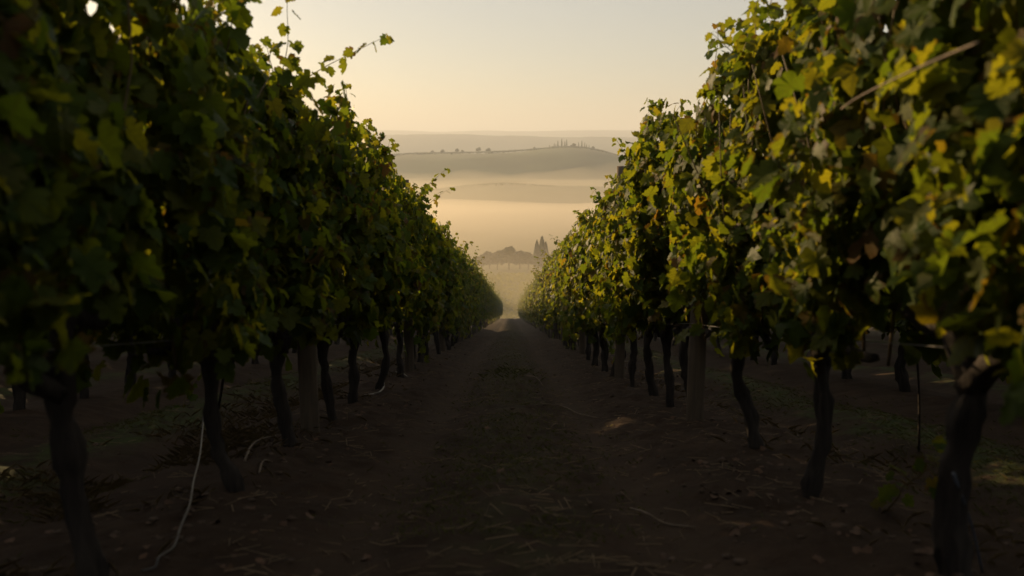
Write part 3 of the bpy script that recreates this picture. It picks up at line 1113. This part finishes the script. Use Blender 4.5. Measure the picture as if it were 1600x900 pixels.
lying("fallen_cane", [(985, 798, 0.0), (1010, 815, 0.03), (1040, 822, 0.0), (1085, 828, 0.0)], 0.006, M_DRYCANE, "thin reddish cane lying on the right wheel track", "cane", taper=0.5)
lying("fallen_cane", [(845, 632, 0.0), (880, 640, 0.02), (905, 650, 0.01), (935, 655, 0.0)], 0.007, M_DRYCANE, "sunlit dry cane on the right side of the path", "cane", taper=0.5)
lying("fallen_cane", [(820, 588, 0.0), (838, 594, 0.02), (848, 604, 0.0)], 0.006, M_DRYCANE, "small dry twig beside the grass tuft in the path", "cane", taper=0.5)


def lean(name, a, b, rad, mat, label, cat):
    P = spline([a, (np.array(a) + b) / 2 + np.array([0.01, 0, 0.0]), b], 10)
    V, F = tube(P - P[0], np.linspace(rad, rad * 0.7, 10), 7, 0.12, 3)
    return obj(name, mesh(name, V, F, mat, True), None, tuple(P[0]), label=label, category=cat)


lean("support_stake", on_ground(333, 668, -0.05), np.array(at(356, 535, 4.75)), 0.012, M_BARK, "thin dark stake leaning beside the bent left trunk", "stake")
lean("support_stake", on_ground(1437, 700, -0.05), np.array(at(1432, 520, 4.1)), 0.008, M_BARK, "thin stake standing left of the nearest right trunk", "stake")
lean("irrigation_tube", np.array(at(1490, 740, 2.50)), on_ground(1536, 896, 0.0), 0.006, M_TUBE, "bluish tube running down beside the nearest right trunk", "tube")

# the bare cane that crosses the right leaves
cane_pts = [np.array(at(1315, 170, 2.75)), np.array(at(1345, 150, 2.6)), np.array(at(1420, 113, 2.3)), np.array(at(1490, 82, 2.06)), np.array(at(1530, 66, 1.95))]
P = spline(cane_pts, 16)
V, F = tube(P - P[0], np.linspace(0.0026, 0.004, 16), 6, 0.1, 2)
obj("bare_cane", mesh("bare_cane", V, F, M_DRYCANE, True), None, tuple(P[0]), label="bare straight cane crossing in front of the right leaves near the top", category="cane")


def sucker(px, py, h, label, seed, n=16):
    g = np.random.default_rng(seed)
    b = on_ground(px, py, 0.0)
    t = thing("vine_sucker", label, "vine shoot", tuple(b))
    path = [np.array([0, 0, -0.03])]
    d = np.array([-0.05, 0, 1.0])
    for k in range(8):
        d = d + g.normal(size=3) * np.array([0.2, 0.2, 0.05])
        path.append(path[-1] + d / np.linalg.norm(d) * h / 8)
    path = np.array(path)
    V, F = tube(path, np.linspace(0.005, 0.002, len(path)), 6)
    obj("stem", mesh("stem", V, F, M_CANE, True), t)
    for i in range(n):
        p = path[1 + i * 7 // n] + g.normal(size=3) * 0.035
        an = i * 2.4
        out = np.array([math.cos(an), math.sin(an), 0])
        Mx = frames((out * 0.5 + np.array([-0.4, -0.5, 0.6]) + g.normal(size=3) * 0.3)[None], (out + np.array([0, 0, -0.5]))[None])[0]
        o = obj("leaf", LEAF_ME[i % 6], t)
        s = float(g.uniform(0.045, 0.085))
        o.matrix_local = Matrix.Translation(p.tolist()) @ Matrix(Mx.tolist()).to_4x4() @ Matrix.Diagonal((s, s, s, 1))


sucker(1378, 798, 0.60, "thin dim green vine sucker standing between the two nearest right trunks", 3, 15)
sucker(283, 640, 0.45, "yellow green sucker behind the bent left trunk", 6, 16)


def blades(name, spots, label, cat, mat, hmin, hmax, wid, lean_, seed):
    g = np.random.default_rng(seed)
    n = len(spots)
    an = g.uniform(0, 2 * PI, n)
    h = g.uniform(hmin, hmax, n)
    ln = g.uniform(0.4 * lean_, lean_, n) * h
    base = np.asarray(spots)
    sd = np.stack([-np.sin(an), np.cos(an), np.zeros(n)], 1) * wid
    out = np.stack([np.cos(an) * ln, np.sin(an) * ln, h], 1)
    mid = np.stack([np.cos(an) * ln * 0.3, np.sin(an) * ln * 0.3, h * 0.6], 1)
    V = np.stack([base - sd, base + sd, base + mid + sd * 0.7, base + out, base + mid - sd * 0.7], 1).reshape(-1, 3)
    F = np.arange(n * 5).reshape(n, 5)
    obj(name, mesh(name, V, F, mat), None, kind="stuff", label=label, category=cat)


def scatter_spots(n, seed, xr, yr, xfun, lift=-0.005):
    g = np.random.default_rng(seed)
    y = yr[0] * (yr[1] / yr[0]) ** g.uniform(0, 1, n)
    x = xfun(g, n, y)
    return np.stack([x, y, ground_z(x, y) + lift], 1)


def mid_x(g, n, y):
    c = g.normal(size=n) * 0.34
    return c


def clumped(S, f, thr, s):
    return S[fbm(S[:, 0] * f, S[:, 1] * f, s=s, o=2) > thr]


gs = clumped(scatter_spots(12000, 1, None, (3.2, 60), mid_x), 1.3, -0.5, 51)
blades("grass", gs, "short thin grass in the middle of the path", "grass", M_GRASS, 0.008, 0.032, 0.0022, 1.8, 2)
gs = clumped(scatter_spots(30000, 4, None, (2.5, 40), lambda g, n, y: np.where(g.uniform(size=n) < 0.55, -3.0, 3.0) + g.normal(size=n) * 0.42), 1.2, -0.1, 53)
blades("grass", gs, "taller rough grass in the alleys beyond both rows", "grass", M_GRASS, 0.008, 0.032, 0.0014, 2.6, 3)
gs = clumped(scatter_spots(9000, 14, None, (2.4, 16), lambda g, n, y: np.where(g.uniform(size=n) < 0.85, -2.2, 2.2) + g.normal(size=n) * 0.32), 1.6, 0.0, 57)
blades("dry_grass", gs, "dry yellow grass along the edge of the ground under the vines", "grass", M_DRYGRASS, 0.02, 0.07, 0.0011, 2.4, 6)
c0 = on_ground(797, 583)
gg = np.random.default_rng(9)
gs = c0 + np.stack([gg.normal(size=170) * 0.20, gg.normal(size=170) * 0.55, np.zeros(170)], 1)
gs[:, 2] = ground_z(gs[:, 0], gs[:, 1])
blades("grass_tuft", gs, "taller grass tuft in the middle of the path", "grass", M_GRASS, 0.02, 0.08, 0.0022, 2.0, 5)


def straw():
    g = np.random.default_rng(31)
    n = 5200
    y = 2.0 * (30 / 2.0) ** g.uniform(0, 1, n)
    x = g.uniform(-3.4, 3.4, n)
    m = fbm(x * 1.6, y * 1.6, s=61, o=3) > -0.1
    x, y = x[m], y[m]
    n = len(x)
    z = ground_z(x, y) + g.uniform(0.002, 0.016, n)
    an = g.uniform(0, PI, n)
    L = g.uniform(0.03, 0.16, n) * 0.5
    d = np.stack([np.cos(an) * L, np.sin(an) * L, g.normal(size=n) * 0.15 * L - np.sin(an) * L * SLOPE], 1)
    w = np.stack([-np.sin(an), np.cos(an), np.zeros(n)], 1) * g.uniform(0.0012, 0.0032, n)[:, None]
    u = np.array([0, 0, 1.0]) * 0.003
    c = np.stack([x, y, z], 1)
    V = np.stack([c - d - w, c - d + w, c + d + w, c + d - w, c - d + u, c + d + u], 1).reshape(-1, 3)
    i = (np.arange(n) * 6)[:, None]
    F = np.concatenate([i + np.array([[0, 4, 5, 3]]), i + np.array([[4, 1, 2, 5]]), i + np.array([[0, 3, 2, 1]])])
    obj("dry_straw", mesh("dry_straw", V, F, M_STRAW), None, kind="stuff", label="dry stalks and prunings littering the soil", category="straw")


straw()


def clods():
    g = np.random.default_rng(33)
    n = 1300
    y = 1.9 * (24 / 1.9) ** g.uniform(0, 1, n)
    x = np.where(g.uniform(size=n) < 0.6, np.sign(g.normal(size=n)) * (1.15 + g.normal(size=n) * 0.42), g.uniform(-3.2, 3.2, n))
    z = ground_z(x, y)
    ico = np.array([(0, 0, 1), (0.89, 0, 0.3), (0.28, 0.85, 0.3), (-0.72, 0.53, 0.3), (-0.72, -0.53, 0.3), (0.28, -0.85, 0.3), (0, 0, -0.6)])
    f = np.array([(0, 1, 2), (0, 2, 3), (0, 3, 4), (0, 4, 5), (0, 5, 1), (6, 2, 1), (6, 3, 2), (6, 4, 3), (6, 5, 4), (6, 1, 5)])
    s = 0.006 + 0.022 * g.uniform(size=n) ** 3
    V = ico[None] * (1 + g.uniform(-0.3, 0.3, (n, 7, 1))) * s[:, None, None] * np.array([1.2, 1.0, 0.75]) + np.stack([x, y, z], 1)[:, None, :]
    F = (f[None] + (np.arange(n) * 7)[:, None, None]).reshape(-1, 3)
    obj("soil_clods", mesh("soil_clods", V.reshape(-1, 3), F, M_CLOD), None, kind="stuff", label="crumbled clods of brown soil under the vines", category="soil")


clods()


def dead_leaves():
    g = np.random.default_rng(35)
    n = 800
    y = 2.0 * (20 / 2.0) ** g.uniform(0, 1, n)
    x = np.sign(g.normal(size=n)) * np.abs(1.4 + g.normal(size=n) * 0.5)
    m = fbm(x * 1.5, y * 1.5, s=65, o=2) > -0.15
    x, y = x[m], y[m]
    n = len(x)
    z = ground_z(x, y) + 0.008
    nrm = np.stack([g.normal(size=n) * 0.3, g.normal(size=n) * 0.3, np.ones(n)], 1)
    tip = np.stack([g.normal(size=n), g.normal(size=n), np.zeros(n)], 1)
    me = join_leaves(np.stack([x, y, z], 1), frames(nrm, tip), g.uniform(0.018, 0.048, n), LEAF_LO, 5, "fallen_leaves")
    me.materials.clear()
    me.materials.append(plain("dead_leaf", (0.075, 0.038, 0.019), 0.5, 6, 0.8))
    obj("fallen_leaves", me, None, kind="stuff", label="dead brown vine leaves scattered on the soil", category="leaves")


dead_leaves()

# ------------------------------------------------------------------ air: haze over everything, a bank of mist lying in the valley
def box(name, lo, hi, mat, **props):
    V = [(x, y, z) for z in (lo[2], hi[2]) for y in (lo[1], hi[1]) for x in (lo[0], hi[0])]
    F = [(0, 2, 3, 1), (4, 5, 7, 6), (0, 1, 5, 4), (1, 3, 7, 5), (3, 2, 6, 7), (2, 0, 4, 6)]
    return obj(name, mesh(name, V, F, mat), None, **props)


gz_min = min(-112.0, float(base_z(17500)) - 6)
box("haze", (-24000, -320, gz_min), (24000, 18500, 320), volume_material("morning_haze", HAZE_DENSITY, (0.90, 0.95, 1.0), 0.22),
    kind="stuff", label="pale morning haze over the whole landscape", category="haze")


def mist(name, scale, density, seed, label):
    xs = np.linspace(-1300, 1300, 161)
    ys = scale * 0 + np.array([9, 20, 34, 60, 90, 120, 150, 180, 215, 260, 330, 420, 520, 640, 780, 900, 1000, 1080, 1150, 1250, 1350, 1450, 1600, 1800, 2000, 2150.0])
    th = np.array([0.8, 3.0, 4.0, 5.0, 5.0, 4, 2.5, 2.5, 2.5, 3, 9, 22, 33, 36, 30, 20, 8, 4, 2.5, 2, 1.5, 1.5, 2, 2.5, 2.5, 1.0])
    X, Y = np.meshgrid(xs, ys)
    T = np.interp(Y, ys, th) * (1 + 0.20 * fbm(X * 0.009, Y * 0.006, s=seed, o=4) * sstep(150, 400, Y)) * scale
    T = np.maximum(T, 0.3 * scale) * np.clip((1320 - np.abs(X)) / 200, 0.05, 1)
    B = base_z(Y) - 3.0 - scale
    top = np.stack([X, Y, base_z(Y) + T], -1).reshape(-1, 3)
    bot = np.stack([X, Y, B], -1).reshape(-1, 3)
    nx, ny = len(xs), len(ys)
    n = nx * ny
    F = []
    for j in range(ny - 1):
        for i in range(nx - 1):
            a = j * nx + i
            F.append((a, a + 1, a + 1 + nx, a + nx))
            F.append((n + a, n + a + nx, n + a + 1 + nx, n + a + 1))
    for j in range(ny - 1):
        a, b = j * nx, j * nx + nx - 1
        F.append((a, a + nx, n + a + nx, n + a))
        F.append((b + nx, b, n + b, n + b + nx))
    for i in range(nx - 1):
        a, b = i, (ny - 1) * nx + i
        F.append((a + 1, a, n + a, n + a + 1))
        F.append((b, b + 1, n + b + 1, n + b))
    obj(name, mesh(name, np.concatenate([top, bot]), F, volume_material(name, density, (1.0, 0.92, 0.77), 0.45)), None,
        kind="stuff", label=label, category="mist")


mist("valley_mist", 1.60, MIST_DENSITY * 0.42, 77, "thin upper mist over the valley floor")
mist("valley_mist", 0.85, MIST_DENSITY * 0.90, 87, "dense low bank of pale mist close over the valley floor")
